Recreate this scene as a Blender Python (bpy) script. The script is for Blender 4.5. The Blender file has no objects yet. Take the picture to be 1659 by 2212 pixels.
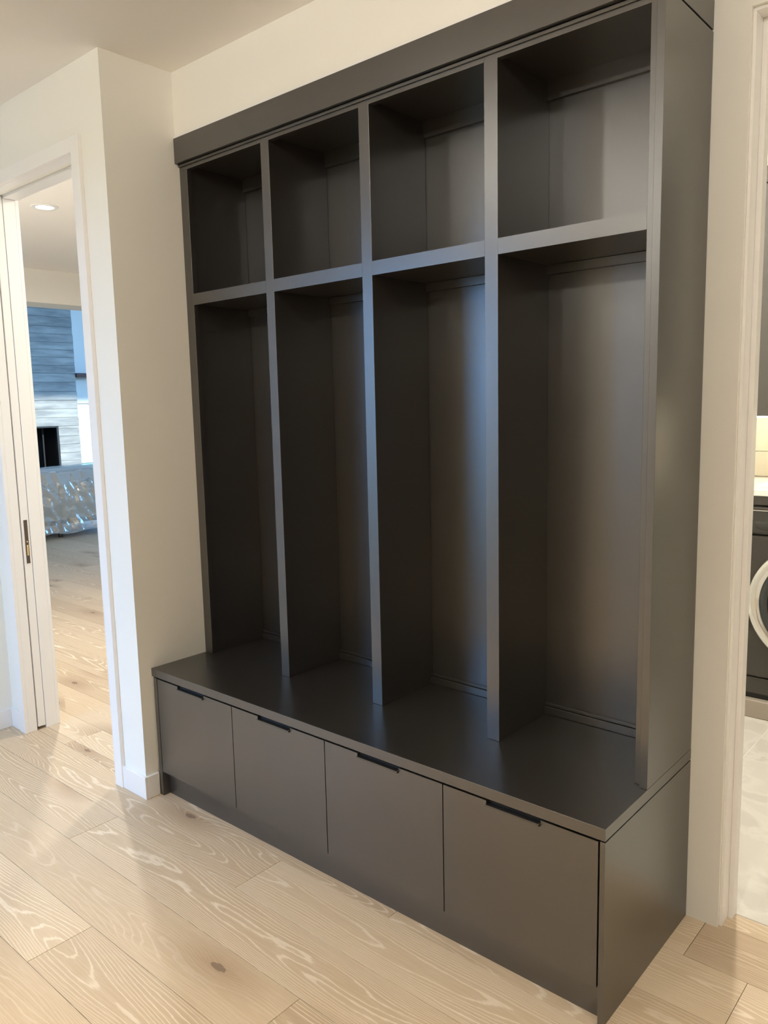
import bpy, bmesh, math, random
from mathutils import Vector, Matrix, noise

scene = bpy.context.scene
C = scene.collection

# ------------------------------------------------------------------ camera
cam_data = bpy.data.cameras.new('camera')
cam = bpy.data.objects.new('camera', cam_data)
C.objects.link(cam)
cam_data.sensor_fit = 'VERTICAL'
cam_data.sensor_height = 32.0
cam_data.lens = 1697.12 / 2212.0 * 32.0
cam_data.clip_start = 0.02
cam_data.clip_end = 200
right = Vector((0.75612958, 0.65403977, -0.02236157))
fwd = Vector((-0.65053214, 0.7474763, -0.13448831))
up = Vector((-0.07124596, 0.11623751, 0.99066284))
rot = Matrix((right, up, -fwd)).transposed()
cam.matrix_world = Matrix.Translation((2.55237, -2.11075, 1.46313)) @ rot.to_4x4()
scene.camera = cam

# ------------------------------------------------------------------ world / sun / exposure
world = bpy.data.worlds.new('sky')
scene.world = world
world.use_nodes = True
bg = world.node_tree.nodes['Background']
bg.inputs['Color'].default_value = (0.27, 0.54, 1.0, 1)
bg.inputs['Strength'].default_value = 6.6

sun_data = bpy.data.lights.new('sun', 'SUN')
sun_data.energy = 4.0
sun_data.angle = math.radians(1.5)
sun_data.color = (1.0, 0.97, 0.88)
sun = bpy.data.objects.new('sun', sun_data)
C.objects.link(sun)
sun_dir = Vector((-1.0, -0.10, -0.40))           # light travels west and down
sun.rotation_euler = sun_dir.to_track_quat('-Z', 'Y').to_euler()
sun.location = (20, 4, 12)

vs = scene.view_settings
vs.view_transform = 'Standard'
vs.look = 'None'
vs.gamma = 1.0
vs.use_curve_mapping = False
vs.exposure = 0.36
scene.cycles.use_denoising = True
scene.cycles.max_bounces = 9
scene.cycles.diffuse_bounces = 5
scene.cycles.use_adaptive_sampling = True
scene.cycles.adaptive_threshold = 0.06
scene.cycles.glossy_bounces = 5
scene.cycles.transparent_max_bounces = 12
scene.cycles.sample_clamp_indirect = 6.0
scene.cycles.caustics_reflective = False
scene.cycles.caustics_refractive = False

DOWNLIGHT_W = 17.0
WARM = (1.0, 0.955, 0.86)

# ------------------------------------------------------------------ materials
def new_mat(name):
    m = bpy.data.materials.new(name)
    m.use_nodes = True
    nt = m.node_tree
    b = nt.nodes['Principled BSDF']
    return m, nt, b

def N(nt, typ, **kw):
    n = nt.nodes.new(typ)
    for k, v in kw.items():
        if k in n.inputs and not hasattr(n, k):
            n.inputs[k].default_value = v
        else:
            setattr(n, k, v)
    return n

def plain(name, col, rough=0.5, metallic=0.0, spec=0.5, ior=None, bump=0.0, bump_scale=200.0, var=0.0):
    m, nt, b = new_mat(name)
    b.inputs['Base Color'].default_value = (*col, 1)
    b.inputs['Roughness'].default_value = rough
    b.inputs['Metallic'].default_value = metallic
    b.inputs['Specular IOR Level'].default_value = spec
    if ior:
        b.inputs['IOR'].default_value = ior
    tc = N(nt, 'ShaderNodeTexCoord')
    if bump > 0:
        no = N(nt, 'ShaderNodeTexNoise')
        no.inputs['Scale'].default_value = bump_scale
        no.inputs['Detail'].default_value = 3
        nt.links.new(tc.outputs['Object'], no.inputs['Vector'])
        bp = N(nt, 'ShaderNodeBump')
        bp.inputs['Strength'].default_value = bump
        bp.inputs['Distance'].default_value = 0.002
        nt.links.new(no.outputs['Fac'], bp.inputs['Height'])
        nt.links.new(bp.outputs['Normal'], b.inputs['Normal'])
    if var > 0:
        no2 = N(nt, 'ShaderNodeTexNoise')
        no2.inputs['Scale'].default_value = 3.0
        no2.inputs['Detail'].default_value = 4
        nt.links.new(tc.outputs['Object'], no2.inputs['Vector'])
        mx = N(nt, 'ShaderNodeMix', data_type='RGBA')
        mx.inputs['A'].default_value = (*[c * (1 - var) for c in col], 1)
        mx.inputs['B'].default_value = (*[min(1, c * (1 + var)) for c in col], 1)
        nt.links.new(no2.outputs['Fac'], mx.inputs['Factor'])
        nt.links.new(mx.outputs['Result'], b.inputs['Base Color'])
    return m

M_WALL = plain('wall_paint', (0.87, 0.855, 0.80), 0.75, bump=0.15, bump_scale=350)
M_CEIL = plain('ceiling_paint', (0.90, 0.87, 0.835), 0.85, bump=0.1, bump_scale=300)
M_TRIM = plain('trim_paint', (0.87, 0.855, 0.84), 0.38, spec=0.5, var=0.01)
M_CAB = plain('satin_taupe_lacquer', (0.023, 0.0193, 0.0154), 0.30, ior=2.2, bump=0.10, bump_scale=900, var=0.05)
M_DARK = plain('shadow_gap_black', (0.006, 0.006, 0.006), 0.6)
M_HANDLE = plain('dark_bronze_pull', (0.13, 0.12, 0.105), 0.35, metallic=0.6)
M_BRASS = plain('brass', (0.78, 0.55, 0.24), 0.3, metallic=1.0)
M_BRONZE = plain('bronze_pull_plate', (0.10, 0.075, 0.06), 0.4, metallic=0.5)
M_BLACK = plain('firebox_black', (0.008, 0.008, 0.009), 0.5)
M_STEEL = plain('dark_steel', (0.08, 0.085, 0.09), 0.35, metallic=0.8)
M_BROWN = plain('window_bronze', (0.10, 0.055, 0.05), 0.45)
M_WASHER = plain('washer_graphite', (0.060, 0.055, 0.047), 0.38, metallic=0.35, spec=0.5, bump=0.03, bump_scale=800)
M_WASHER_PANEL = plain('washer_panel_gloss', (0.055, 0.052, 0.047), 0.16, metallic=0.3)
M_CHROME = plain('chrome', (0.78, 0.77, 0.75), 0.13, metallic=1.0)
M_SILVER = plain('silver_trim', (0.80, 0.78, 0.74), 0.25, metallic=0.9)
M_LCAB = plain('laundry_cabinet_lacquer', (0.055, 0.048, 0.040), 0.42, ior=1.7)
M_COUNTER = plain('white_quartz', (0.84, 0.82, 0.78), 0.25, var=0.04)
M_SPLASH = plain('cream_tile', (0.80, 0.74, 0.60), 0.3, var=0.03)
M_PLINTH = plain('taupe_stone', (0.36, 0.31, 0.255), 0.5, var=0.10)
M_GROUT = plain('grout', (0.86, 0.84, 0.79), 0.9)
M_CLOTH = plain('white_cloth', (0.86, 0.85, 0.82), 0.9, bump=0.3, bump_scale=60)
M_SOFA = plain('pale_grey_upholstery', (0.78, 0.79, 0.78), 0.9, bump=0.3, bump_scale=500)
M_SOFA_FRAME = plain('sofa_frame_wood', (0.07, 0.065, 0.06), 0.5)
M_GARDEN = plain('white_render', (0.88, 0.88, 0.86), 0.9, var=0.03)
M_GROUND = plain('dark_ground', (0.10, 0.11, 0.06), 0.95, var=0.1)  # unseen ground, darkened to keep its bounce off the upper walls
M_SUB = plain('subfloor', (0.16, 0.11, 0.07), 0.9)

def glass_mat():
    m, nt, b = new_mat('window_glass')
    nt.nodes.remove(b)
    out = nt.nodes['Material Output']
    tr = N(nt, 'ShaderNodeBsdfTransparent')
    tr.inputs['Color'].default_value = (0.95, 0.98, 0.98, 1)
    gl = N(nt, 'ShaderNodeBsdfGlossy')
    gl.inputs['Roughness'].default_value = 0.02
    fr = N(nt, 'ShaderNodeFresnel')
    fr.inputs['IOR'].default_value = 1.25
    mx = N(nt, 'ShaderNodeMixShader')
    nt.links.new(fr.outputs[0], mx.inputs[0])
    nt.links.new(tr.outputs[0], mx.inputs[1])
    nt.links.new(gl.outputs[0], mx.inputs[2])
    nt.links.new(mx.outputs[0], out.inputs['Surface'])
    return m
M_GLASS = glass_mat()

def plastic_mat():
    m, nt, b = new_mat('plastic_sheet')
    nt.nodes.remove(b)
    out = nt.nodes['Material Output']
    tr = N(nt, 'ShaderNodeBsdfTransparent')
    tr.inputs['Color'].default_value = (0.93, 0.96, 0.97, 1)
    gl = N(nt, 'ShaderNodeBsdfGlossy')
    gl.inputs['Roughness'].default_value = 0.07
    df = N(nt, 'ShaderNodeBsdfDiffuse')
    df.inputs['Color'].default_value = (0.94, 0.95, 0.95, 1)
    m1 = N(nt, 'ShaderNodeMixShader'); m1.inputs[0].default_value = 0.28
    m2 = N(nt, 'ShaderNodeMixShader'); m2.inputs[0].default_value = 0.30
    nt.links.new(tr.outputs[0], m1.inputs[1]); nt.links.new(df.outputs[0], m1.inputs[2])
    nt.links.new(m1.outputs[0], m2.inputs[1]); nt.links.new(gl.outputs[0], m2.inputs[2])
    nt.links.new(m2.outputs[0], out.inputs['Surface'])
    return m
M_PLASTIC = plastic_mat()

def emit_mat(name, col, strength):
    m, nt, b = new_mat(name)
    b.inputs['Base Color'].default_value = (0.9, 0.9, 0.9, 1)
    b.inputs['Emission Color'].default_value = (*col, 1)
    b.inputs['Emission Strength'].default_value = strength
    return m
M_LENS = emit_mat('downlight_lens', (1.0, 0.95, 0.86), 6.0)
M_LED = emit_mat('under_cabinet_led', (1.0, 0.86, 0.62), 14.0)

def oak_mat():
    m, nt, b = new_mat('limed_oak')
    L = nt.links.new
    def math_(op, a, bb=None, c=None, clamp=False):
        n = N(nt, 'ShaderNodeMath', operation=op); n.use_clamp = clamp
        for i, v in enumerate((a, bb, c)):
            if v is None: continue
            if isinstance(v, (int, float)): n.inputs[i].default_value = v
            else: L(v, n.inputs[i])
        return n.outputs[0]
    def noise_(vec, scale, detail=2.0, rough=0.5, dist=0.0):
        n = N(nt, 'ShaderNodeTexNoise')
        n.inputs['Scale'].default_value = scale
        n.inputs['Detail'].default_value = detail
        n.inputs['Roughness'].default_value = rough
        n.inputs['Distortion'].default_value = dist
        L(vec, n.inputs['Vector'])
        return n.outputs['Fac']
    def ramp(fac, stops):
        r = N(nt, 'ShaderNodeValToRGB')
        el = r.color_ramp.elements
        while len(el) < len(stops): el.new(0.5)
        for e, (p, c) in zip(el, stops):
            e.position = p; e.color = c
        L(fac, r.inputs['Fac'])
        return r.outputs['Color']
    def mix(fac, a, bb, blend='MIX'):
        n = N(nt, 'ShaderNodeMix', data_type='RGBA', blend_type=blend)
        for key, v in (('Factor', fac), ('A', a), ('B', bb)):
            s = n.inputs[key] if key == 'Factor' else [i for i in n.inputs if i.name == key and i.type == 'RGBA'][0]
            if key == 'Factor': s = [i for i in n.inputs if i.name == 'Factor' and i.type == 'VALUE'][0]
            if isinstance(v, (int, float)): s.default_value = v
            elif isinstance(v, tuple): s.default_value = v
            else: L(v, s)
        return [o for o in n.outputs if o.type == 'RGBA'][0]
    tc = N(nt, 'ShaderNodeTexCoord')
    oi = N(nt, 'ShaderNodeObjectInfo')
    rnd = oi.outputs['Random']
    off = N(nt, 'ShaderNodeCombineXYZ')
    L(math_('MULTIPLY', rnd, 137.0), off.inputs[0])
    L(math_('MULTIPLY', rnd, 71.0), off.inputs[1])
    L(math_('MULTIPLY', rnd, 29.0), off.inputs[2])
    def mapped(sx, sy):
        s = N(nt, 'ShaderNodeVectorMath', operation='MULTIPLY')
        L(tc.outputs['Object'], s.inputs[0]); s.inputs[1].default_value = (sx, sy, 1.0)
        a = N(nt, 'ShaderNodeVectorMath', operation='ADD')
        L(s.outputs[0], a.inputs[0]); L(off.outputs[0], a.inputs[1])
        return a.outputs[0]
    # knots
    kv = N(nt, 'ShaderNodeTexVoronoi', voronoi_dimensions='2D'); kv.inputs['Scale'].default_value = 1.0
    kv.inputs['Randomness'].default_value = 1.0
    L(mapped(1.6, 4.2), kv.inputs['Vector'])
    kd = kv.outputs['Distance']
    ksep = N(nt, 'ShaderNodeSeparateColor'); L(kv.outputs['Color'], ksep.inputs[0])
    has = math_('GREATER_THAN', ksep.outputs[0], 0.72)
    kn = math_('MULTIPLY', math_('SUBTRACT', 1.0, math_('DIVIDE', kd, 0.34), clamp=True), has)
    kn2 = math_('POWER', kn, 2.0)
    # growth-ring height field; contour lines of it give cathedral figure
    field = noise_(mapped(0.80, 5.2), 1.0, 2.0, 0.42, 0.15)
    wob = noise_(mapped(9.0, 42.0), 1.0, 3.0, 0.65)
    sep = N(nt, 'ShaderNodeSeparateXYZ'); L(tc.outputs['Object'], sep.inputs[0])
    arch = math_('MULTIPLY', math_('POWER', math_('ABSOLUTE', math_('DIVIDE', sep.outputs[1], 0.094)), 2.0), 0.30)
    freq = math_('ADD', 20.0, math_('MULTIPLY', math_('FRACT', math_('MULTIPLY', rnd, 7.3)), 15.0))
    h = math_('ADD', math_('MULTIPLY', math_('ADD', field, arch), freq), math_('MULTIPLY', wob, 0.8))
    h = math_('ADD', h, math_('MULTIPLY', kn2, 5.0))
    tri = math_('PINGPONG', h, 0.5)                       # 0..0.5
    pores = noise_(mapped(9.0, 190.0), 1.0, 3.0, 0.65)
    tj = math_('ADD', math_('MULTIPLY', tri, 2.0), math_('MULTIPLY', math_('SUBTRACT', pores, 0.5), 0.5))
    line = ramp(tj, [(0.0, (1, 1, 1, 1)), (0.10, (0.9, 0.9, 0.9, 1)), (0.27, (0.06, 0.08, 0.08, 1)), (1.0, (0, 0, 0, 1))])
    big = noise_(mapped(0.7, 3.0), 1.0, 2.0)
    pv = math_('FRACT', math_('MULTIPLY', rnd, 13.7))
    figure = math_('ADD', 0.35, math_('MULTIPLY', math_('FRACT', math_('MULTIPLY', rnd, 3.9)), 0.65))
    figure = math_('MULTIPLY', figure, math_('ADD', 0.45, big))
    base = mix(pv, (0.49, 0.365, 0.24, 1), (0.65, 0.51, 0.35, 1))
    base = mix(math_('MULTIPLY', math_('SUBTRACT', big, 0.35), 0.9, clamp=True), base, (0.50, 0.37, 0.24, 1))
    col = mix(math_('MULTIPLY', line, figure, clamp=True), base, (0.84, 0.73, 0.585, 1))
    col = mix(math_('MULTIPLY', math_('SUBTRACT', pores, 0.48, clamp=True), 1.3, clamp=True), col, (0.80, 0.68, 0.525, 1))
    col = mix(math_('MULTIPLY', math_('SUBTRACT', 0.46, pores, clamp=True), 0.9, clamp=True), col, (0.36, 0.25, 0.155, 1))
    halo = math_('MULTIPLY', kn, 0.62)
    col = mix(halo, col, (0.32, 0.205, 0.115, 1))
    core = math_('MULTIPLY', math_('GREATER_THAN', math_('ADD', kn, math_('MULTIPLY', wob, 0.30)), 1.045), 0.6)
    col = mix(core, col, (0.13, 0.088, 0.066, 1))
    L(col, b.inputs['Base Color'])
    L(math_('ADD', 0.40, math_('MULTIPLY', pores, 0.18)), b.inputs['Roughness'])
    b.inputs['Specular IOR Level'].default_value = 0.35
    bp = N(nt, 'ShaderNodeBump'); bp.inputs['Strength'].default_value = 0.12; bp.inputs['Distance'].default_value = 0.001
    L(math_('SUBTRACT', pores, math_('MULTIPLY', line, 0.3)), bp.inputs['Height'])
    L(bp.outputs['Normal'], b.inputs['Normal'])
    return m
M_OAK = oak_mat()

def veined(name, base, vein, scale, rough):
    m, nt, b = new_mat(name)
    L = nt.links.new
    tc = N(nt, 'ShaderNodeTexCoord'); oi = N(nt, 'ShaderNodeObjectInfo')
    ad = N(nt, 'ShaderNodeVectorMath', operation='ADD')
    mu = N(nt, 'ShaderNodeMath', operation='MULTIPLY'); mu.inputs[1].default_value = 50
    L(oi.outputs['Random'], mu.inputs[0]); L(tc.outputs['Object'], ad.inputs[0]); L(mu.outputs[0], ad.inputs[1])
    n1 = N(nt, 'ShaderNodeTexNoise'); n1.inputs['Scale'].default_value = scale; n1.inputs['Detail'].default_value = 6
    n1.inputs['Distortion'].default_value = 0.5
    L(ad.outputs[0], n1.inputs['Vector'])
    r = N(nt, 'ShaderNodeValToRGB'); e = r.color_ramp.elements
    e[0].position = 0.42; e[0].color = (*base, 1); e[1].position = 0.58; e[1].color = (*[c * 0.93 for c in base], 1)
    k = e.new(0.5); k.color = (*vein, 1)
    L(n1.outputs['Fac'], r.inputs['Fac']); L(r.outputs['Color'], b.inputs['Base Color'])
    b.inputs['Roughness'].default_value = rough
    return m
M_TILE = veined('pale_stone_tile', (0.66, 0.63, 0.575), (0.71, 0.685, 0.63), 5.5, 0.35)

def concrete_mat():
    m, nt, b = new_mat('board_formed_concrete')
    L = nt.links.new
    tc = N(nt, 'ShaderNodeTexCoord'); oi = N(nt, 'ShaderNodeObjectInfo')
    sc = N(nt, 'ShaderNodeVectorMath', operation='MULTIPLY'); sc.inputs[1].default_value = (1, 1.0, 6.0)
    ad = N(nt, 'ShaderNodeVectorMath', operation='ADD')
    mu = N(nt, 'ShaderNodeMath', operation='MULTIPLY'); mu.inputs[1].default_value = 80
    L(oi.outputs['Random'], mu.inputs[0]); L(tc.outputs['Object'], sc.inputs[0])
    L(sc.outputs[0], ad.inputs[0]); L(mu.outputs[0], ad.inputs[1])
    n1 = N(nt, 'ShaderNodeTexNoise'); n1.inputs['Scale'].default_value = 2.2; n1.inputs['Detail'].default_value = 6
    L(ad.outputs[0], n1.inputs['Vector'])
    r = N(nt, 'ShaderNodeValToRGB'); e = r.color_ramp.elements
    e[0].position = 0.3; e[0].color = (0.27, 0.275, 0.27, 1); e[1].position = 0.72; e[1].color = (0.50, 0.505, 0.48, 1)
    L(n1.outputs['Fac'], r.inputs['Fac'])
    hs = N(nt, 'ShaderNodeHueSaturation')
    va = N(nt, 'ShaderNodeMath', operation='MULTIPLY_ADD'); va.inputs[1].default_value = 0.22; va.inputs[2].default_value = 0.89
    L(oi.outputs['Random'], va.inputs[0]); L(va.outputs[0], hs.inputs['Value']); L(r.outputs['Color'], hs.inputs['Color'])
    L(hs.outputs['Color'], b.inputs['Base Color'])
    b.inputs['Roughness'].default_value = 0.85
    bp = N(nt, 'ShaderNodeBump'); bp.inputs['Strength'].default_value = 0.5; bp.inputs['Distance'].default_value = 0.01
    L(n1.outputs['Fac'], bp.inputs['Height']); L(bp.outputs['Normal'], b.inputs['Normal'])
    return m
M_CONC = concrete_mat()

# ------------------------------------------------------------------ helpers
def link(name, me, parent=None, loc=(0, 0, 0)):
    o = bpy.data.objects.new(name, me)
    C.objects.link(o)
    if parent:
        o.parent = parent
        pw = Vector((0, 0, 0)); q = parent
        while q:
            pw += q.location; q = q.parent
        o.location = Vector(loc) - pw
    else:
        o.location = loc
    return o

def tag(o, label, cat=None, group=None, kind=None):
    o['label'] = label
    if cat: o['category'] = cat
    if group: o['group'] = group
    if kind: o['kind'] = kind
    return o

def empty(name, loc, label, cat, group=None, kind=None):
    o = bpy.data.objects.new(name, None)
    C.objects.link(o)
    o.location = loc
    o.empty_display_size = 0.1
    return tag(o, label, cat, group, kind)

def add_box(bm, x0, x1, y0, y1, z0, z1, bevel=0.0, seg=1):
    vs = [bm.verts.new((x, y, z)) for z in (z0, z1) for y in (y0, y1) for x in (x0, x1)]
    fs = [(0, 2, 3, 1), (4, 5, 7, 6), (0, 1, 5, 4), (2, 6, 7, 3), (0, 4, 6, 2), (1, 3, 7, 5)]
    faces = [bm.faces.new([vs[i] for i in f]) for f in fs]
    if bevel > 0:
        edges = list({e for f in faces for e in f.edges})
        bmesh.ops.bevel(bm, geom=edges, offset=bevel, segments=seg, affect='EDGES', profile=0.5)

MESH_CACHE = {}
def box(name, x0, x1, y0, y1, z0, z1, mat, parent=None, bevel=0.0, seg=1):
    key = (round(x1 - x0, 4), round(y1 - y0, 4), round(z1 - z0, 4), bevel, seg, mat.name)
    me = MESH_CACHE.get(key)
    if me is None:
        bm = bmesh.new()
        dx, dy, dz = (x1 - x0) / 2, (y1 - y0) / 2, (z1 - z0) / 2
        add_box(bm, -dx, dx, -dy, dy, -dz, dz, bevel, seg)
        me = bpy.data.meshes.new(name)
        bm.to_mesh(me); bm.free()
        me.materials.append(mat)
        MESH_CACHE[key] = me
    return link(name, me, parent, ((x0 + x1) / 2, (y0 + y1) / 2, (z0 + z1) / 2))

def mesh_of(name, bm, mat, parent=None, loc=(0, 0, 0), smooth=False):
    me = bpy.data.meshes.new(name)
    bm.normal_update()
    bm.to_mesh(me); bm.free()
    me.materials.append(mat)
    if smooth:
        for p in me.polygons: p.use_smooth = True
    return link(name, me, parent, loc)

def boxes(name, lst, mat, label, kind='structure', bevel=0.0, cat=None):
    bm = bmesh.new()
    for b in lst: add_box(bm, *b, bevel)
    o = mesh_of(name, bm, mat)
    return tag(o, label, cat, None, kind)

def lathe(name, prof, mat, parent=None, loc=(0, 0, 0), axis='Z', n=48, smooth=True):
    bm = bmesh.new()
    rings = []
    for r, h in prof:
        ring = []
        for k in range(n):
            a = 2 * math.pi * k / n
            c, s = r * math.cos(a), r * math.sin(a)
            ring.append(bm.verts.new((c, s, h) if axis == 'Z' else (c, h, s)))
        rings.append(ring)
    for a, b in zip(rings[:-1], rings[1:]):
        for k in range(n):
            bm.faces.new((a[k], a[(k + 1) % n], b[(k + 1) % n], b[k]))
    bm.faces.new(rings[0]); bm.faces.new(rings[-1])
    bmesh.ops.recalc_face_normals(bm, faces=bm.faces[:])
    o = mesh_of(name, bm, mat, parent, loc, smooth)
    return o

# ------------------------------------------------------------------ dimensions (metres)
W = 1.8257          # right end of the bench
D = 0.5372          # bench depth
U = 0.2873          # face frame depth
H = 0.5             # bench top
CEIL = 2.6757
DW = 0.5885         # front face of the wall with the pocket door
DWB = 0.4535        # its rear face
OX0, OX1, OZ = -0.975, -0.199, 2.380   # pocket door opening
PLANK = 0.1882
ROW0 = -0.5455
EYC = -2.57
FAR = -4.17         # wall with the wide opening
LX0, LX1 = 1.913, 2.80   # laundry doorway

# ------------------------------------------------------------------ floor planks
floor = boxes('floor', [(-10.6, 6.8, -4.9, 9.2, -0.12, -0.016)], M_SUB, 'limed oak plank floor running through the hall and the rooms beyond')
random.seed(11)
def rects_minus_holes(x0, x1, y0, y1):
    """keep the plank within the oak-floored areas"""
    out = []
    # hall / passage / great room; disjoint pieces in y and x
    a = (-1.13, 6.7, -2.45, -0.5)
    a2 = (0.12, 6.7, -4.58, -2.45)
    b = (-10.0, -0.08, -0.5, 6.3)
    c = (-0.08, 6.7, -0.5, 0.092)
    for (ax0, ax1, ay0, ay1) in (a, a2, b, c):
        nx0, nx1, ny0, ny1 = max(x0, ax0), min(x1, ax1), max(y0, ay0), min(y1, ay1)
        if nx1 - nx0 > 0.01 and ny1 - ny0 > 0.004:
            out.append((nx0, nx1, ny0, ny1))
    return out

# known end joints read off the floor: row index -> x of one joint
joints = {0: 1.172, -1: 0.712, -2: 0.037, -3: 1.203 - 0.0, -4: 0.536}
row_lo = int(math.floor((-4.700 - ROW0) / PLANK)); row_hi = int(math.ceil((6.3 - ROW0) / PLANK))
GAP = 0.0006
for r in range(row_lo, row_hi):
    y0 = ROW0 + r * PLANK; y1 = y0 + PLANK
    if r == -3:
        xs = [1.203]
    elif r in joints:
        xs = [joints[r]]
    else:
        xs = [random.uniform(-1, 1.2)]
    x = xs[0]
    while x > -10.2:
        x -= random.choice((1.9, 2.2, 2.2, 1.6)); xs.insert(0, x)
    x = xs[-1]
    while x < 6.8:
        x += random.choice((1.9, 2.2, 2.2, 1.6)); xs.append(x)
    for xa, xb in zip(xs[:-1], xs[1:]):
        # merge the pieces on both sides of the y=-0.5 split when inside one row
        for (nx0, nx1, ny0, ny1) in rects_minus_holes(xa, xb, y0, y1):
            if ny1 > 3.4 and nx0 > -4.4: continue
            if nx1 < -4.3 and ny0 > 6.2: continue
            p = box('plank', nx0 + GAP, nx1 - GAP, ny0 + GAP, ny1 - GAP, -0.016, 0.0, M_OAK, floor, 0.0008)

# ------------------------------------------------------------------ ceilings
boxes('ceiling', [(-1.30, 6.8, EYC, 0.10, CEIL, CEIL + 0.15), (0.0, 6.8, -4.7, EYC, CEIL, CEIL + 0.15), (FAR, -0.08, DWB - 0.0 - 0.92, 4.0, CEIL, CEIL + 0.15)],
      M_CEIL, 'plain off white plaster ceiling over the hall and passage')
boxes('ceiling_great_room', [(-10.3, FAR - 0.14, -2.2, 8.2, 4.35, 4.6)], M_CEIL, 'high white ceiling of the far living room')
boxes('ceiling_laundry', [(0.0, 3.4, 0.10, 2.5, CEIL, CEIL + 0.15)], M_CEIL, 'white ceiling of the laundry room')

# ------------------------------------------------------------------ walls
boxes('wall_back', [(0.0, LX0, 0.0, 0.10, 0, CEIL), (LX0, LX1, 0.0, 0.10, 2.385, CEIL), (LX1, 6.8, 0.0, 0.10, 0, CEIL)],
      M_WALL, 'warm white back wall behind the locker unit with the laundry doorway')
boxes('wall_soffit', [(0.0, W + 0.002, -0.300, 0.0, 2.447, CEIL)], M_WALL, 'warm white boxed soffit above the locker unit')
boxes('wall_return', [(-0.187, 0.0, -DW, 4.0, 0, CEIL)], M_WALL, 'shaded white return wall beside the left end of the lockers')
boxes('wall_pocket', [(-1.25, OX0 - 0.012, -DW, -0.550, 0, CEIL), (-4.3, OX0 - 0.012, -0.506, -DWB, 0, CEIL),
                      (OX0 - 0.012, -0.187, -DW, -DWB, OZ + 0.012, CEIL), (-2.1, -1.88, -0.55, -0.506, 0, CEIL)],
      M_WALL, 'white wall around the pocket door opening')
EY, EX0, EX1, EZ = -2.45, -1.10, -0.03, 2.35          # glazed entry door
boxes('wall_left', [(-1.25, -1.13, EY, -DW, 0, CEIL)], M_WALL, 'white hall wall at the far left edge')
boxes('wall_entry', [(-1.25, EX0, EY - 0.12, EY, 0, CEIL), (EX0, EX1, EY - 0.12, EY, EZ, CEIL), (EX1, 0.12, EY - 0.12, EY, 0, CEIL), (0.0, 0.12, -4.7, EY - 0.12, 0, CEIL)],
      M_WALL, 'white entry wall around the glazed front door')
boxes('wall_south', [(0.0, 6.8, -4.700, -4.580, 0, CEIL)],
      M_WALL, 'white hall wall behind the camera')
boxes('wall_east', [(6.7, 6.8, -4.700, 0.1, 0, CEIL)], M_WALL, 'white end wall of the hall behind the camera')
boxes('wall_far_opening', [(FAR - 0.32, FAR, -0.52, 4.0, 2.40, 2.83), (FAR - 0.14, FAR, -0.62, -0.30, 0, 2.83), (FAR - 0.14, FAR, 3.2, 8.2, 0, 2.83),
                           (FAR - 0.14, FAR, -2.2, -0.5, 0, 2.83), (FAR - 0.14, FAR, -2.2, 8.2, 4.05, 4.35),
                           (FAR - 0.14, FAR, -2.2, 1.0, 2.83, 4.05), (FAR - 0.14, FAR, 7.0, 8.2, 2.83, 4.05)],
      M_WALL, 'white wall with the wide opening into the living room')
boxes('wall_passage_north', [(FAR, 0.0, 4.0, 4.1, 0, CEIL)], M_WALL, 'white end wall of the passage')
boxes('wall_great_south', [(-10.3, FAR, -2.3, -2.2, 0, 4.35)], M_WALL, 'white side wall of the living room')
NY = 6.3
boxes('wall_great_north', [(-10.3, -9.9, NY, NY + 0.1, 0, 4.35), (-9.9, -4.6, NY, NY + 0.1, 0, 0.1), (-9.9, -4.6, NY, NY + 0.1, 4.1, 4.35), (-4.6, FAR, NY, NY + 0.1, 0, 4.35)],
      M_WALL, 'white living room wall with the added tall windows')
boxes('wall_laundry', [(0.0, 3.4, 2.25, 2.37, 0, CEIL), (3.3, 3.4, 0.1, 2.25, 0, CEIL)], M_WALL, 'white walls of the laundry room')
boxes('wall_great_west', [(-10.3, -10.15, 4.575, 6.3, 1.61, 4.35), (-10.3, -10.15, 6.15, 6.3, 0, 1.61), (-10.3, -10.15, 4.575, 6.15, 0, 0.35)],
      M_WALL, 'white living room wall around the low window beside the chimney breast')
shelf = box('wall_shelf', -10.15, -9.98, 4.577, 6.1, 2.045, 2.11, plain('walnut_shelf', (0.10, 0.05, 0.045), 0.5, bump=0.2, bump_scale=90), None, 0.004)
tag(shelf, 'dark brown floating shelf on the pale wall beside the concrete chimney breast', 'shelf')

# board formed concrete chimney breast, one course per board
FX = -10.0
conc = boxes('wall_fireplace', [(-10.3, FX - 0.03, -2.2, 2.3, 0, 4.35), (-10.3, FX - 0.03, 4.21, 4.575, 0, 4.35),
                                (-10.3, FX - 0.03, 2.3, 4.21, 1.245, 4.35), (-10.3, FX - 0.03, 2.3, 4.21, 0, 0.42)], M_CONC,
             'board formed grey concrete chimney breast with a black firebox')
random.seed(5)
z = 0.0
while z < 4.34:
    h = random.choice((0.13, 0.14, 0.155, 0.12))
    z1 = min(z + h, 4.35)
    if z < 1.245 < z1: z1 = 1.245
    if z < 0.42 < z1: z1 = 0.42
    t = random.uniform(0.0, 0.014)
    spans = [(-2.2, 4.575)]
    if z >= 0.419 and z1 <= 1.246: spans = [(-2.2, 2.3), (4.21, 4.575)]
    for a, b in spans:
        cuts = sorted([a] + ([random.uniform(a + 0.8, b - 0.8)] if b - a > 3 else []) + [b])
        for ca, cb in zip(cuts[:-1], cuts[1:]):
            box('formwork_course', FX - 0.04, FX - 0.014 + t, ca + 0.001, cb - 0.001, z + 0.001, z1 - 0.002, M_CONC, conc, 0.003)
    z = z1

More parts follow.
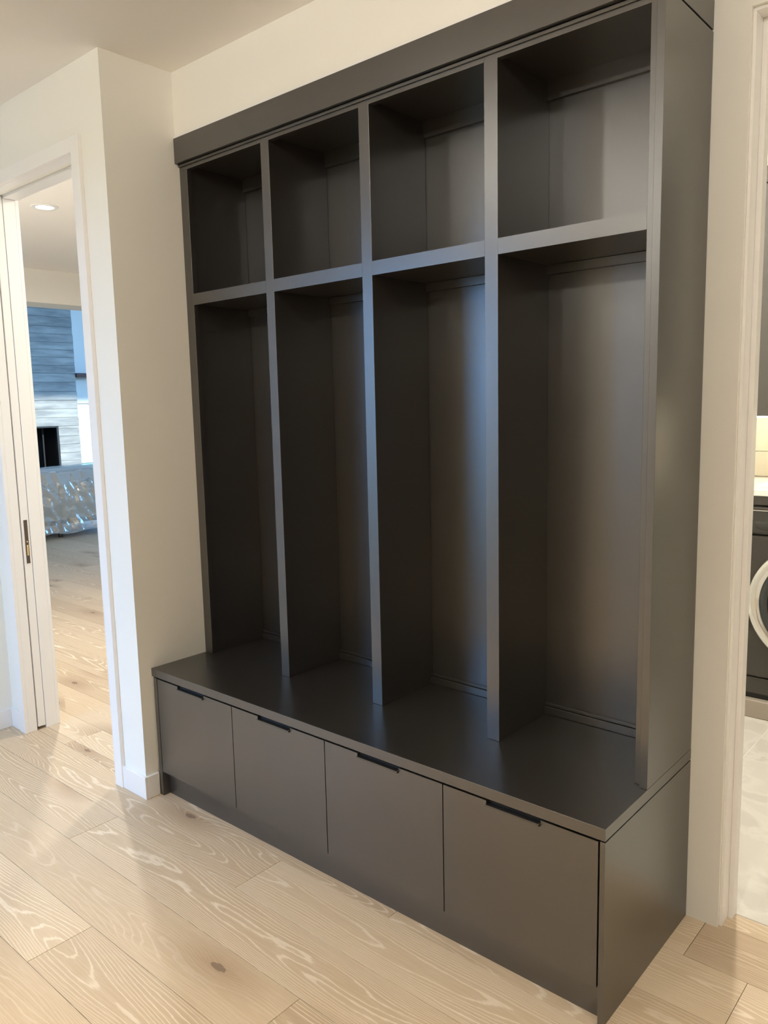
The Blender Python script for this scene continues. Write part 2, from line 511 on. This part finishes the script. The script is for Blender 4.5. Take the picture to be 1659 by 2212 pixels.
# firebox
fb = empty('fireplace_insert', (FX - 0.15, 3.2, 0.42), 'black firebox with steel frame set in the concrete chimney breast', 'fireplace')
bm = bmesh.new()
add_box(bm, -10.62, -10.60, 2.3, 4.21, 0.42, 1.245)
add_box(bm, -10.60, -10.02, 2.28, 2.30, 0.42, 1.245)
add_box(bm, -10.60, -10.02, 4.205, 4.225, 0.42, 1.245)
add_box(bm, -10.60, -10.02, 2.3, 4.21, 1.24, 1.26)
add_box(bm, -10.60, -10.02, 2.3, 4.21, 0.40, 0.425)
mesh_of('firebox', bm, M_BLACK, fb, (0, 0, 0))
box('frame', -10.05, -9.992, 4.17, 4.205, 0.425, 1.24, M_STEEL, fb, 0.002)
box('frame', -10.05, -9.992, 2.3, 4.17, 1.222, 1.24, M_STEEL, fb, 0.002)
box('screen_edge', -10.30, -10.28, 4.06, 4.085, 0.425, 1.22, M_STEEL, fb, 0.002)
for c in fb.children:
    if c.name.startswith('firebox'): c.location = -fb.location

# windows of the living room
def window(name, frame_boxes, pane_boxes, mat, label):
    e = empty(name, (0, 0, 0), label, 'window', kind='structure')
    for b in frame_boxes: box('frame', *b, mat, e, 0.002)
    for b in pane_boxes: box('pane', *b, M_GLASS, e)
    return e
window('window_1',
       [(-10.26, -10.18, 4.576, 4.60, 0.35, 1.61), (-10.26, -10.18, 6.10, 6.15, 0.35, 1.61), (-10.26, -10.18, 5.3, 5.35, 0.39, 1.57),
        (-10.26, -10.18, 4.60, 6.10, 1.57, 1.61), (-10.26, -10.18, 4.60, 6.10, 0.35, 0.39)],
       [(-10.225, -10.215, 4.60, 5.3, 0.39, 1.57), (-10.225, -10.215, 5.35, 6.10, 0.39, 1.57)],
       M_TRIM, 'low bright window beside the concrete chimney breast')
fr = []; pn = []
for k in range(3):
    xa = -9.9 + k * 5.25 / 3; xb = xa + 5.25 / 3
    fr += [(xa, xa + 0.05, NY + 0.02, NY + 0.08, 0.1, 4.1)]
    pn += [(xa + 0.05, xb, NY + 0.045, NY + 0.055, 0.15, 4.05)]
fr += [(-4.65, -4.6, NY + 0.02, NY + 0.08, 0.1, 4.1), (-9.85, -4.65, NY + 0.02, NY + 0.08, 4.05, 4.1), (-9.85, -4.65, NY + 0.02, NY + 0.08, 0.1, 0.15)]
window('window_2', fr, pn, M_BROWN, 'row of tall windows added on the unseen side wall to light the living room')  # unseen glazing, added so daylight floods the living room
fr = []; pn = []
for k in range(4):
    ya = 1.0 + k * 1.5
    fr += [(FAR - 0.10, FAR - 0.04, ya, ya + 0.05, 2.83, 4.05)]
    pn += [(FAR - 0.075, FAR - 0.065, ya + 0.05, ya + 1.5, 2.87, 4.01)]
fr += [(FAR - 0.10, FAR - 0.04, 1.0, 7.0, 2.83, 2.87), (FAR - 0.10, FAR - 0.04, 1.0, 7.0, 4.01, 4.05)]
window('window_3', fr, pn, M_BROWN, 'high clerestory windows added unseen above the wide opening to admit the sun')  # unseen, added to let a sun patch onto the lower chimney breast
# glazed doors behind the camera
fr = [(EX0, EX0 + 0.07, EY - 0.09, EY - 0.03, 0.0, EZ), (EX1 - 0.07, EX1, EY - 0.09, EY - 0.03, 0.0, EZ),
      (EX0 + 0.07, EX1 - 0.07, EY - 0.09, EY - 0.03, EZ - 0.07, EZ), (EX0 + 0.07, EX1 - 0.07, EY - 0.09, EY - 0.03, 0.0, 0.12)]
pn = [(EX0 + 0.07, EX1 - 0.07, EY - 0.065, EY - 0.055, 0.12, EZ - 0.07)]
window('window_4', fr, pn, M_TRIM, 'glazed front door of the hall facing the pocket door wall')

# light portals at the openings to the sky (no light of their own)
def portal(x, y, z, sx, sy, direction):
    d = bpy.data.lights.new('window_portal', 'AREA')
    d.shape = 'RECTANGLE'; d.size = sx; d.size_y = sy
    d.cycles.is_portal = True
    o = bpy.data.objects.new('window_portal', d); C.objects.link(o)
    o.location = (x, y, z)
    o.rotation_euler = Vector(direction).to_track_quat('-Z', 'Y').to_euler()
portal((EX0 + EX1) / 2, EY - 0.14, EZ / 2, EX1 - EX0, EZ, (0, 1, 0))
portal(-10.32, 5.36, 0.98, 1.6, 1.3, (1, 0, 0))
portal(-7.25, NY + 0.12, 2.1, 5.4, 4.0, (0, -1, 0))
portal(FAR + 0.02, 4.0, 3.44, 6.0, 1.25, (-1, 0, 0))

# ------------------------------------------------------------------ pocket door, jambs, casings, baseboards
CT = 0.016
def trim(name, label, *bx, bevel=0.0012):
    return boxes(name, list(bx), M_TRIM, label, 'structure', bevel)
trim('trim_1', 'white jamb boards on both sides of the pocket door slot',
     (OX0 - 0.012, OX0, -DW, -0.549, 0, OZ), (OX0 - 0.012, OX0, -0.506, -DWB, 0, OZ))
trim('trim_2', 'white right jamb of the pocket door opening', (OX1, -0.187, -DW, -DWB, 0, OZ))
trim('trim_3', 'white head jamb with the pocket door track slot', (OX0, OX1, -DW, -0.549, OZ, OZ + 0.012), (OX0, OX1, -0.506, -DWB, OZ, OZ + 0.012))
trim('trim_4', 'white door casing between the pocket door opening and the lockers', (OX1, -0.147, -DW - CT, -DW, 0, 2.432))
trim('trim_5', 'white head casing above the pocket door opening', (-1.030, OX1, -DW - CT, -DW, OZ, 2.432))
trim('trim_6', 'white door casing at the left side of the pocket door opening', (-1.030, OX0, -DW - CT, -DW, 0, OZ))
trim('trim_7', 'white casing on the far side of the pocket door opening', (-1.03, OX0, -DWB, -DWB + CT, 0, 2.432), (OX0, -0.187, -DWB, -DWB + CT, OZ + 0.003, 2.432))
# laundry doorway lining
trim('trim_8', 'cream side jamb of the laundry doorway beside the lockers',
     (LX0, LX0 + 0.008, 0.012, 0.098, 0, 2.377), (LX0 + 0.008, LX0 + 0.021, 0.063, 0.098, 0, 2.364), bevel=0.0008)
trim('trim_9', 'cream head jamb of the laundry doorway', (LX0, LX1, 0.012, 0.098, 2.377, 2.385), (LX0 + 0.008, LX1, 0.063, 0.098, 2.364, 2.377), bevel=0.0008)
trim('trim_10', 'cream far side jamb of the laundry doorway', (LX1 - 0.008, LX1, 0.012, 0.098, 0, 2.377))

trim('trim_11', 'thin white strip along the top of the dark locker fascia', (0.0005, W, -0.3045, -0.300, 2.4475, 2.4565), bevel=0.0005)
BH, BT = 0.0885, 0.012
def baseboard(name, label, *bx):
    return boxes(name, list(bx), M_TRIM, label, 'structure', 0.0015)
baseboard('baseboard_column', 'white baseboard wrapping the wall corner next to the bench',
          (-0.147, BT, -DW - BT, -DW, 0, BH), (0.0, BT, -DW, -D - 0.0005, 0, BH))
baseboard('baseboard_pocket', 'short white baseboard left of the pocket door casing', (-1.13, -1.030, -DW - BT, -DW, 0, BH))
baseboard('baseboard_left', 'white baseboard along the hall wall at the left edge', (-1.13, -1.13 + BT, EY, -DW - BT, 0, BH))
baseboard('baseboard_south', 'white baseboard on the hall wall behind the camera', (0.12, 6.7, -4.580, -4.580 + BT, 0, BH))
baseboard('baseboard_east', 'white baseboard on the end wall behind the camera', (6.7 - BT, 6.7, -4.568, -0.001, 0, BH))

door = empty('door_1', (OX0 - 0.45, -0.5255, 0.014), 'white pocket door pushed into its wall slot showing its edge', 'door', kind='structure')
box('door_leaf', OX0 - 0.90, OX0 - 0.001, -0.543, -0.508, 0.014, 2.388, M_TRIM, door, 0.0015)
plate = box('edge_pull', OX0 - 0.004, OX0 + 0.0008, -0.5325, -0.5165, 0.788, 0.987, M_BRONZE, door, 0.0006)
plate['label'] = 'dark bronze edge pull plate'
bm = bmesh.new(); add_box(bm, OX0, OX0 + 0.0022, -0.5275, -0.5205, 0.824, 0.872, 0.0006)
pl = mesh_of('latch', bm, M_BRASS, plate); pl.location = -(plate.location + door.location)
sc_ = lathe('screw', [(0.0, 0.0), (0.0038, 0.0), (0.0038, 0.0018), (0.0, 0.0022)][1:3], M_BRASS, plate, (OX0 + 0.0006, -0.524, 0.887), 'Z', 12)
sc_.rotation_euler = (0, math.radians(90), 0)

# ------------------------------------------------------------------ bench cabinet
BV = 0.0004
bench = empty('bench_cabinet', (W / 2, -D / 2, 0), 'dark taupe bench base with four flat doors and toe kick', 'cabinet')
G_LEFT, G_RIGHT = 0.033, 1.8115
side = box('side_panel', G_RIGHT + 0.0015, W, -D, -0.001, 0, 0.4665, M_CAB, bench, BV)
box('side_panel', 0.0125, G_LEFT - 0.0015, -D, -0.001, 0, 0.4665, M_CAB, bench, BV)
box('toe_kick', G_LEFT - 0.0015, G_RIGHT + 0.0015, -0.508, -0.492, 0, 0.108, M_CAB, bench)
box('carcass', G_LEFT - 0.001, G_RIGHT + 0.001, -0.513, -0.002, 0.110, 0.4690, M_DARK, bench)
edges = [0.0345, 0.478, 0.923, 1.367, 1.8105]
hand = [(0.166, 0.321), (0.614, 0.771), (1.060, 1.214), (1.505, 1.659)]
hmid = [(a + b) / 2 for a, b in hand]
for k in range(4):
    a, b = edges[k] + 0.0017, edges[k + 1] - 0.0017
    m0, m1 = hmid[k] - 0.078, hmid[k] + 0.078
    NZ = 0.4545
    pts = [(a, 0.098), (b, 0.098), (b, 0.4645), (m1, 0.4645), (m1, NZ), (m0, NZ), (m0, 0.4645), (a, 0.4645)]
    bm = bmesh.new()
    va = [bm.verts.new((x, -D, z)) for x, z in pts]; vb = [bm.verts.new((x, -0.5165, z)) for x, z in pts]
    n = len(pts)
    for i in range(n): bm.faces.new((va[i], va[(i + 1) % n], vb[(i + 1) % n], vb[i]))
    # front and rear faces split into quads
    for v, flip in ((va, False), (vb, True)):
        lo = bm.verts.new(((m0), v[0].co.y, 0.098)); hi = bm.verts.new((m1, v[0].co.y, 0.098))
        for q in ((v[0], lo, v[5], v[6], v[7]), (lo, hi, v[4], v[5]), (hi, v[1], v[2], v[3], v[4])):
            bm.faces.new(q)
    bmesh.ops.remove_doubles(bm, verts=bm.verts[:], dist=1e-6)
    bmesh.ops.recalc_face_normals(bm, faces=bm.faces[:])
    cxd, czd = (a + b) / 2, 0.28
    for v in bm.verts: v.co -= Vector((cxd, -0.5268, czd))
    d = mesh_of('door', bm, M_CAB, bench, (cxd, -0.5268, czd))
    # recessed pull: black channel behind, thin metal lip along the notch with a hooked end
    bm = bmesh.new()
    cx = (m0 + m1) / 2
    add_box(bm, m0 + 0.0004, m1 - 0.0004, -D + 0.010, -D + 0.014, NZ, 0.4665)
    add_box(bm, m0 + 0.0004, m1 - 0.0004, -D - 0.0030, -D + 0.010, NZ, NZ + 0.0010)
    for v in bm.verts: v.co -= Vector((cx, -D, NZ))
    mesh_of('pull_recess', bm, M_DARK, d, (cx, -D, NZ))
    bm = bmesh.new()
    add_box(bm, m0, m1, -D - 0.0055, -D - 0.0030, NZ - 0.0035, NZ + 0.0012)
    add_box(bm, m1 - 0.0022, m1, -D - 0.0055, -D, NZ - 0.0035, NZ + 0.0035)
    cx = (m0 + m1) / 2
    for v in bm.verts: v.co -= Vector((cx, -D, NZ))
    hnd = mesh_of('handle', bm, M_HANDLE, d, (cx, -D, NZ))
    hnd['label'] = 'dark bronze edge pull lip'

top = box('worktop', 0.0005, W, -D, -0.001, 0.4700, H, M_CAB, None, 0.0005)
tag(top, 'continuous dark taupe seat slab on the bench cabinet below the lockers', 'worktop')

# ------------------------------------------------------------------ locker unit
ZT, ZS1, ZS2 = 2.3358, 1.851, 1.892
lk = empty('locker_unit', (W / 2, -0.15, H), 'tall dark taupe open locker unit with eight cubbies on the bench', 'cabinet')
stiles = [(0.001, 0.0455), (0.4566, 0.4969), (0.8993, 0.9398), (1.3423, 1.3835), (1.7865, 1.8055)]
for a, b in stiles:
    box('stile', a, b, -U, -U + 0.020, H + 0.0005, 2.372, M_CAB, lk, 0.0005)
FZ0, FZ1, FY = 2.359, 2.447, 0.3075
for k in range(4):
    a, b = stiles[k][1], stiles[k + 1][0]
    box('rail', a, b, -U, -U + 0.020, ZT, 2.372, M_CAB, lk)
    box('rail', a, b, -U, -U + 0.020, ZS1, ZS2, M_CAB, lk)
    box('shelf', a - 0.006, b + 0.006, -U + 0.020, -0.020, ZS1 + 0.002, ZS2 - 0.001, M_CAB, lk)
    box('back_strip', a - 0.004, b + 0.004, -0.026, -0.015, H + 0.0005, 0.525, M_CAB, lk, 0.0010)
    box('bead', a - 0.004, b + 0.004, -0.023, -0.015, 0.527, 0.536, M_CAB, lk, 0.0010)
    box('back_strip', a - 0.004, b + 0.004, -0.026, -0.015, 1.826, ZS1 + 0.002, M_CAB, lk, 0.0012)
    box('back_strip', a - 0.004, b + 0.004, -0.026, -0.015, 2.300, 2.355, M_CAB, lk, 0.0012)
for k in (1, 2, 3):
    a, b = stiles[k]
    box('divider', a + 0.002, b - 0.002, -U + 0.020, -0.016, H + 0.0005, 2.372, M_CAB, lk)
box('divider', 0.001, 0.0415, -U + 0.020, -0.016, H + 0.0005, 2.372, M_CAB, lk)
box('back_panel', 0.003, W - 0.022, -0.015, -0.0015, H + 0.0005, 2.372, M_CAB, lk)
box('top_panel', 0.003, W - 0.022, -U + 0.020, -0.015, 2.350, 2.372, M_CAB, lk)
box('side_panel', 1.8058, W - 0.0005, -0.3025, -0.001, H + 0.0006, 2.3535, M_CAB, lk, 0.0005)
# crown fascia: front board, end return, small bead and a black strip painted for the shaded reveal under it
box('fascia', 0.0008, W - 0.0005, -FY, -FY + 0.018, FZ0, FZ1, M_CAB, lk, 0.0006)
box('fascia_return', W - 0.0185, W - 0.0005, -FY + 0.018, -0.001, FZ0, FZ1, M_CAB, lk, 0.0008)
box('bead', 0.001, 1.8055, -0.2945, -U, 2.349, 2.3575, M_CAB, lk, 0.002)
box('reveal', 0.002, W - 0.006, -0.289, -0.002, 2.3535, FZ0 + 0.02, M_DARK, lk)

# ------------------------------------------------------------------ laundry room
tile_floor = boxes('floor_laundry', [(0.0, 3.3, 0.095, 2.25, -0.012, -0.0012)], M_GROUT, 'pale stone tile floor of the laundry room')
tx = [0.42, 1.03, 1.64, 2.25, 2.86, 3.30]
for a, b in zip(tx[:-1], tx[1:]):
    for c, d in ((0.095, 1.60),):
        box('tile', a + 0.0018, b - 0.0018, c + 0.001, d - 0.0012, -0.0011, 0.0, M_TILE, tile_floor, 0.0003)
PY = 1.605
plinth = box('washer_plinth', 1.10, 3.28, PY - 0.012, 2.249, 0.0, 0.084, M_PLINTH, None, 0.004)
tag(plinth, 'low taupe stone plinth under the washing machine', 'plinth')

wm = empty('washing_machine', (1.785, 1.93, 0.084), 'graphite front loading washing machine with chrome ringed door', 'washing machine')
WX0, WX1, WZ0, WZ1 = 1.44, 2.13, 0.0845, 0.978
box('body', WX0, WX1, PY + 0.028, 2.235, WZ0 + 0.02, WZ1, M_WASHER, wm, 0.02, 3)
box('front_panel', WX0 + 0.004, WX1 - 0.004, PY + 0.006, PY + 0.032, 0.190, 0.848, M_WASHER, wm, 0.010, 3)
box('kick_panel', WX0 + 0.012, WX1 - 0.012, PY + 0.014, PY + 0.034, WZ0 + 0.020, 0.186, M_WASHER, wm, 0.008, 2)
box('foot_strip', WX0 + 0.012, WX1 - 0.012, PY + 0.024, PY + 0.05, WZ0, WZ0 + 0.022, M_DARK, wm)
box('control_panel', WX0 + 0.004, WX1 - 0.004, PY + 0.006, PY + 0.032, 0.852, 0.975, M_WASHER, wm, 0.006, 2)
# detergent drawer with rounded silver outline and scooped grip
def rounded(x0, x1, z0, z1, r, n=6):
    pts = []
    for cx, cz, a0 in ((x1 - r, z1 - r, 0), (x0 + r, z1 - r, 90), (x0 + r, z0 + r, 180), (x1 - r, z0 + r, 270)):
        for k in range(n + 1):
            a = math.radians(a0 + 90 * k / n)
            pts.append((cx + r * math.cos(a), cz + r * math.sin(a)))
    return pts
def slab(name, pts, y0, y1, mat, parent):
    bm = bmesh.new()
    va = [bm.verts.new((x, y0, z)) for x, z in pts]; vb = [bm.verts.new((x, y1, z)) for x, z in pts]
    n = len(pts)
    for i in range(n): bm.faces.new((va[i], va[(i + 1) % n], vb[(i + 1) % n], vb[i]))
    bm.faces.new(va); bm.faces.new(vb[::-1])
    bmesh.ops.recalc_face_normals(bm, faces=bm.faces[:])
    o = mesh_of(name, bm, mat, parent)
    off = Vector((0, 0, 0)); q = parent
    while q: off += q.location; q = q.parent
    o.location = -off
    return o
drawer = slab('detergent_drawer', rounded(1.504, 1.70, 0.862, 0.960, 0.012), PY + 0.000, PY + 0.010, M_WASHER_PANEL, wm)
# silver outline: swept rounded frame open at the lower part
pts = rounded(1.502, 1.702, 0.861, 0.962, 0.013, 8)
bm = bmesh.new()
# order: right arc, left arc; add the straight legs
path = [(1.702, 0.889)] + [p for p in pts if p[1] > 0.93] + [(1.502, 0.889)]
prev = None
for i, (x, z) in enumerate(path):
    nx, nz = (x - 1.602), (z - 0.911)
    l = math.hypot(nx, nz)
    ix, iz = (x - 0.0032 * (1 if x > 1.602 else -1) * (1 if abs(nx) > 0.085 else 0), z - (0.0032 if z > 0.945 else 0))
    ring = [bm.verts.new((x, PY - 0.0015, z)), bm.verts.new((ix, PY - 0.0015, iz)), bm.verts.new((ix, PY + 0.006, iz)), bm.verts.new((x, PY + 0.006, z))]
    if prev:
        for k in range(4): bm.faces.new((prev[k], prev[(k + 1) % 4], ring[(k + 1) % 4], ring[k]))
    else: bm.faces.new(ring)
    prev = ring
bm.faces.new(prev[::-1])
bmesh.ops.recalc_face_normals(bm, faces=bm.faces[:])
o = mesh_of('silver_outline', bm, M_SILVER, drawer); o.location = -(drawer.location + wm.location)
# grip scoop: shallow curved lip
bm = bmesh.new()
rows = []
for i in range(17):
    u = i / 16; x = 1.525 + 0.150 * u
    dz = 0.026 * (1 - (2 * u - 1) ** 2)
    rows.append([bm.verts.new((x, PY - 0.0008, 0.911 - 0.02 * dz)), bm.verts.new((x, PY - 0.006, 0.897 - dz * 0.35)), bm.verts.new((x, PY - 0.0008, 0.886 - dz * 0.6))])
for a, b in zip(rows[:-1], rows[1:]):
    for k in range(2): bm.faces.new((a[k], a[k + 1], b[k + 1], b[k]))
o = mesh_of('grip', bm, M_WASHER_PANEL, drawer, smooth=True); o.location = -(drawer.location + wm.location)
# door: chrome ring, dark gasket, glass bowl
WCX, WCZ = 1.785, 0.548
ring = lathe('door_ring', [(0.225, -0.004), (0.238, -0.020), (0.262, -0.024), (0.281, -0.012), (0.287, 0.006), (0.225, 0.006)], M_CHROME, wm, (WCX, PY + 0.004, WCZ), 'Y', 96)
lathe('inner_ring', [(0.196, -0.006), (0.205, -0.016), (0.226, -0.018), (0.229, -0.002), (0.196, 0.0)], M_STEEL, ring, (WCX, PY + 0.004, WCZ), 'Y', 96)
M_PORT = plain('porthole_glass', (0.035, 0.035, 0.034), 0.06, spec=0.8)
lathe('door_glass', [(0.001, 0.012), (0.08, 0.010), (0.16, 0.000), (0.198, -0.008), (0.199, 0.004)], M_PORT, ring, (WCX, PY + 0.004, WCZ), 'Y', 64)
# embossed oval shield below the ring
pts = [(WCX + 0.33 * math.cos(math.radians(a)), 0.548 + 0.335 * math.sin(math.radians(a))) for a in range(205, 336, 5)]
slab('shield', pts + [(WCX + 0.30, 0.42), (WCX - 0.30, 0.42)], PY + 0.0015, PY + 0.010, M_WASHER, wm)

apron = box('counter_apron', 1.10, 3.28, PY + 0.012, PY + 0.030, 0.985, 1.0255, M_LCAB, None, 0.001)
tag(apron, 'dark panel strip under the white laundry counter', 'panel')
counter = box('laundry_counter', 1.06, 3.29, PY - 0.005, 2.238, 1.026, 1.053, M_COUNTER, None, 0.002)
tag(counter, 'white stone counter above the washing machine', 'counter')
uc = empty('upper_cabinet', (1.9, 2.08, 1.372), 'dark upper laundry cabinet above the white counter', 'cabinet')
box('carcass', 1.12, 3.28, 1.94, 2.238, 1.372, 2.515, M_LCAB, uc, 0.001)
for a, b in ((1.122, 1.84), (1.843, 2.56), (2.563, 3.278)):
    box('door', a, b, 1.919, 1.939, 1.372, 2.436, M_LCAB, uc, 0.0012)
box('crown_panel', 1.12, 3.28, 1.921, 1.939, 2.442, 2.515, M_LCAB, uc, 0.001)
splash = bpy.data.objects['wall_laundry']
for a, b in ((0.72, 1.33), (1.33, 1.94), (1.94, 2.55), (2.55, 3.16)):
    for c, d in ((1.054, 1.184), (1.184, 1.372)):
        box('tile', a + 0.001, b - 0.001, 2.240, 2.250, c + 0.0012, d - 0.0012, M_SPLASH, splash, 0.0015)
led = box('under_cabinet_light', 1.15, 3.25, 2.12, 2.14, 1.360, 1.3715, M_LED, None, 0.002)
tag(led, 'slim warm light strip under the laundry upper cabinet', 'light')
# white cloth left on the counter
bm = bmesh.new()
nx_, ny_ = 16, 10
g = []
for i in range(nx_ + 1):
    row = []
    for j in range(ny_ + 1):
        x = 1.475 + 0.36 * i / nx_; y = 1.74 + 0.30 * j / ny_
        e = min(i / 5, (nx_ - i) / 5, j / 3, (ny_ - j) / 3, 1.0)
        z = 1.0535 + 0.034 * e * (0.75 + 0.5 * noise.noise((x * 14, y * 14, 0)))
        row.append(bm.verts.new((x, y, z)))
    g.append(row)
for i in range(nx_):
    for j in range(ny_): bm.faces.new((g[i][j], g[i + 1][j], g[i + 1][j + 1], g[i][j + 1]))
bv = [g[0][0], g[nx_][0], g[nx_][ny_], g[0][ny_]]
cl = mesh_of('cloth', bm, M_CLOTH, smooth=True)
tag(cl, 'crumpled white cloth lying on the laundry counter', 'cloth')
sol = cl.modifiers.new('thickness', 'SOLIDIFY'); sol.thickness = 0.003; sol.offset = 1

# ------------------------------------------------------------------ sofa under plastic in the living room
sofa = empty('sofa', (-6.80, 2.5, 0), 'pale grey sofa wrapped in clear plastic seen through the pocket door opening', 'sofa')
SX = -6.34
def rbox(name, x0, x1, y0, y1, z0, z1, mat, parent, r, seg=3):
    return box(name, x0, x1, y0, y1, z0, z1, mat, parent, r, seg)
rbox('back_frame', SX - 0.16, SX, 1.28, 2.316, 0.20, 0.66, M_SOFA, sofa, 0.03)
rbox('back_frame', SX - 0.16, SX, 2.324, 3.72, 0.20, 0.66, M_SOFA, sofa, 0.03)
for a, b in ((1.42, 2.10), (2.11, 2.85), (2.86, 3.58)):
    rbox('back_cushion', SX - 0.28, SX - 0.04, a, b, 0.56, 0.805, M_SOFA, sofa, 0.06, 4)
rbox('seat_cushion', SX - 0.95, SX - 0.16, 1.42, 2.49, 0.30, 0.46, M_SOFA, sofa, 0.04)
rbox('seat_cushion', SX - 0.95, SX - 0.16, 2.51, 3.58, 0.30, 0.46, M_SOFA, sofa, 0.04)
rbox('armrest', SX - 0.95, SX - 0.02, 1.22, 1.40, 0.20, 0.60, M_SOFA, sofa, 0.03)
rbox('armrest', SX - 0.95, SX - 0.02, 3.60, 3.78, 0.20, 0.60, M_SOFA, sofa, 0.03)
rbox('base_rail', SX - 0.93, SX - 0.01, 1.26, 3.74, 0.155, 0.20, M_SOFA_FRAME, sofa, 0.004, 1)
for lx in (SX - 0.06, SX - 0.88):
    for ly in (1.32, 2.32, 3.68):
        box('leg', lx - 0.022, lx + 0.022, ly - 0.022, ly + 0.022, 0.0, 0.157, M_SOFA_FRAME, sofa, 0.003)
# plastic sheet: draped over the top and down the back, wrinkled
prof = [(-0.55, 0.50), (-0.40, 0.62), (-0.30, 0.80), (-0.20, 0.835), (-0.09, 0.832), (-0.022, 0.815), (0.0, 0.76), (0.012, 0.69), (0.024, 0.655)]
for k in range(1, 30): prof.append((0.026 + 0.018 * math.sin(k * 0.21), 0.655 - 0.0202 * k))
prof.append((0.045, 0.062))
bm = bmesh.new()
ny_ = 190
rows = []
for j in range(ny_ + 1):
    y = 1.16 + (3.84 - 1.16) * j / ny_
    row = []
    for i, (dx, z) in enumerate(prof):
        low = max(0.0, min(1.0, (0.74 - z) / 0.10))
        w = noise.noise((y * 5.0, z * 3.5, 1.0)) * 0.020 + noise.noise((y * 15 + z * 6, z * 9.0, 7.0)) * 0.026 + abs(noise.noise((y * 30 - z * 16, z * 14.0, 3.0))) * 0.024
        w *= 0.35 + 0.75 * low
        flare = max(0.0, (0.25 - z)) * 0.28 * (0.5 + noise.noise((y * 6.0, 0.3, 9.0)))
        hem = 0.018 * noise.noise((y * 4.0, 5.0, 2.0)) if i == len(prof) - 1 else 0
        row.append(bm.verts.new((dx + w + flare + 0.012, y, max(0.012, z + hem + (0.010 * noise.noise((y * 8, dx * 9, 4.0)) if z > 0.7 else 0)))))
    rows.append(row)
for a, b in zip(rows[:-1], rows[1:]):
    for k in range(len(prof) - 1): bm.faces.new((a[k], b[k], b[k + 1], a[k + 1]))
sheet = mesh_of('plastic_cover', bm, M_PLASTIC, sofa, (SX, 0, 0), smooth=True)
sheet['label'] = 'crinkled clear plastic sheet'

# ------------------------------------------------------------------ recessed downlights
def downlight(x, y, z, label, group, power=DOWNLIGHT_W, col=WARM, wide=1.35, beam=0.55, spread=85, r=0.062):
    e = empty('downlight', (x, y, z), label, 'ceiling light', group)
    lathe('trim_ring', [(r * 0.82, 0.0), (r * 0.84, -0.005), (r * 1.22, -0.0045), (r * 1.27, 0.0)], M_TRIM, e, (x, y, z), 'Z', 48)
    lathe('lens', [(r * 0.82, -0.0015), (r * 0.80, -0.0035)], M_LENS, e, (x, y, z), 'Z', 48)
    # wide glow of the lens plus its downward beam
    if wide > 0:
      d = bpy.data.lights.new('lamp', 'POINT')
      d.shadow_soft_size = 0.045; d.energy = power * wide; d.color = col
      o = bpy.data.objects.new('lamp', d); C.objects.link(o)
      o.parent = e; o.location = (0, 0, -0.055)
    d = bpy.data.lights.new('lamp', 'AREA')
    d.shape = 'DISK'; d.size = 0.10; d.energy = power * beam; d.color = col
    d.spread = math.radians(spread)
    o = bpy.data.objects.new('lamp', d); C.objects.link(o)
    o.parent = e; o.location = (0, 0, -0.012)
    return e
G_DL = 'recessed downlights'
downlight(-2.135, 0.268, CEIL, 'round recessed ceiling light in view through the pocket door opening', G_DL, 22, (1.0, 0.965, 0.89), 0.0, 1.6, 175)
downlight(-0.72, 0.27, CEIL, 'round recessed ceiling light in the passage just behind the pocket door wall', G_DL, 16, (1.0, 0.965, 0.89), 0.0, 0.95, 175)
downlight(0.35, -2.00, CEIL, 'round recessed ceiling light in the hall nearest the pocket door', G_DL, 10, WARM, 0.75, 0.55, 75)
downlight(2.10, -1.50, CEIL, 'round recessed ceiling light in the hall opposite the right half of the lockers', G_DL, 9, WARM, 1.2, 0.5)
downlight(3.40, -1.50, CEIL, 'round recessed ceiling light in the hall just past the laundry doorway', G_DL, 8)
downlight(0.90, -3.30, CEIL, 'round recessed ceiling light in the rear of the hall beside the entry wall', G_DL, 12, WARM, 1.9, 0.5)
downlight(2.60, -3.30, CEIL, 'round recessed ceiling light in the rear of the hall behind the camera', G_DL, 9, WARM, 1.9, 0.5)
downlight(1.66, 1.02, CEIL, 'round recessed ceiling light inside the laundry room', G_DL, 27, (1.0, 0.95, 0.84), 1.35, 0.6, 170)

# ------------------------------------------------------------------ outside
gr = boxes('ground', [(-60, 40, -60, 60, -0.40, -0.20)], M_GROUND, 'unseen ground outside the house, darkened to cut bounce light', 'structure')
gw = boxes('garden_wall', [(-22.3, -22.0, -2, 26, -0.2, 1.74)], M_GARDEN, 'bright white garden wall beyond the living room window', None, 0.01, 'wall')
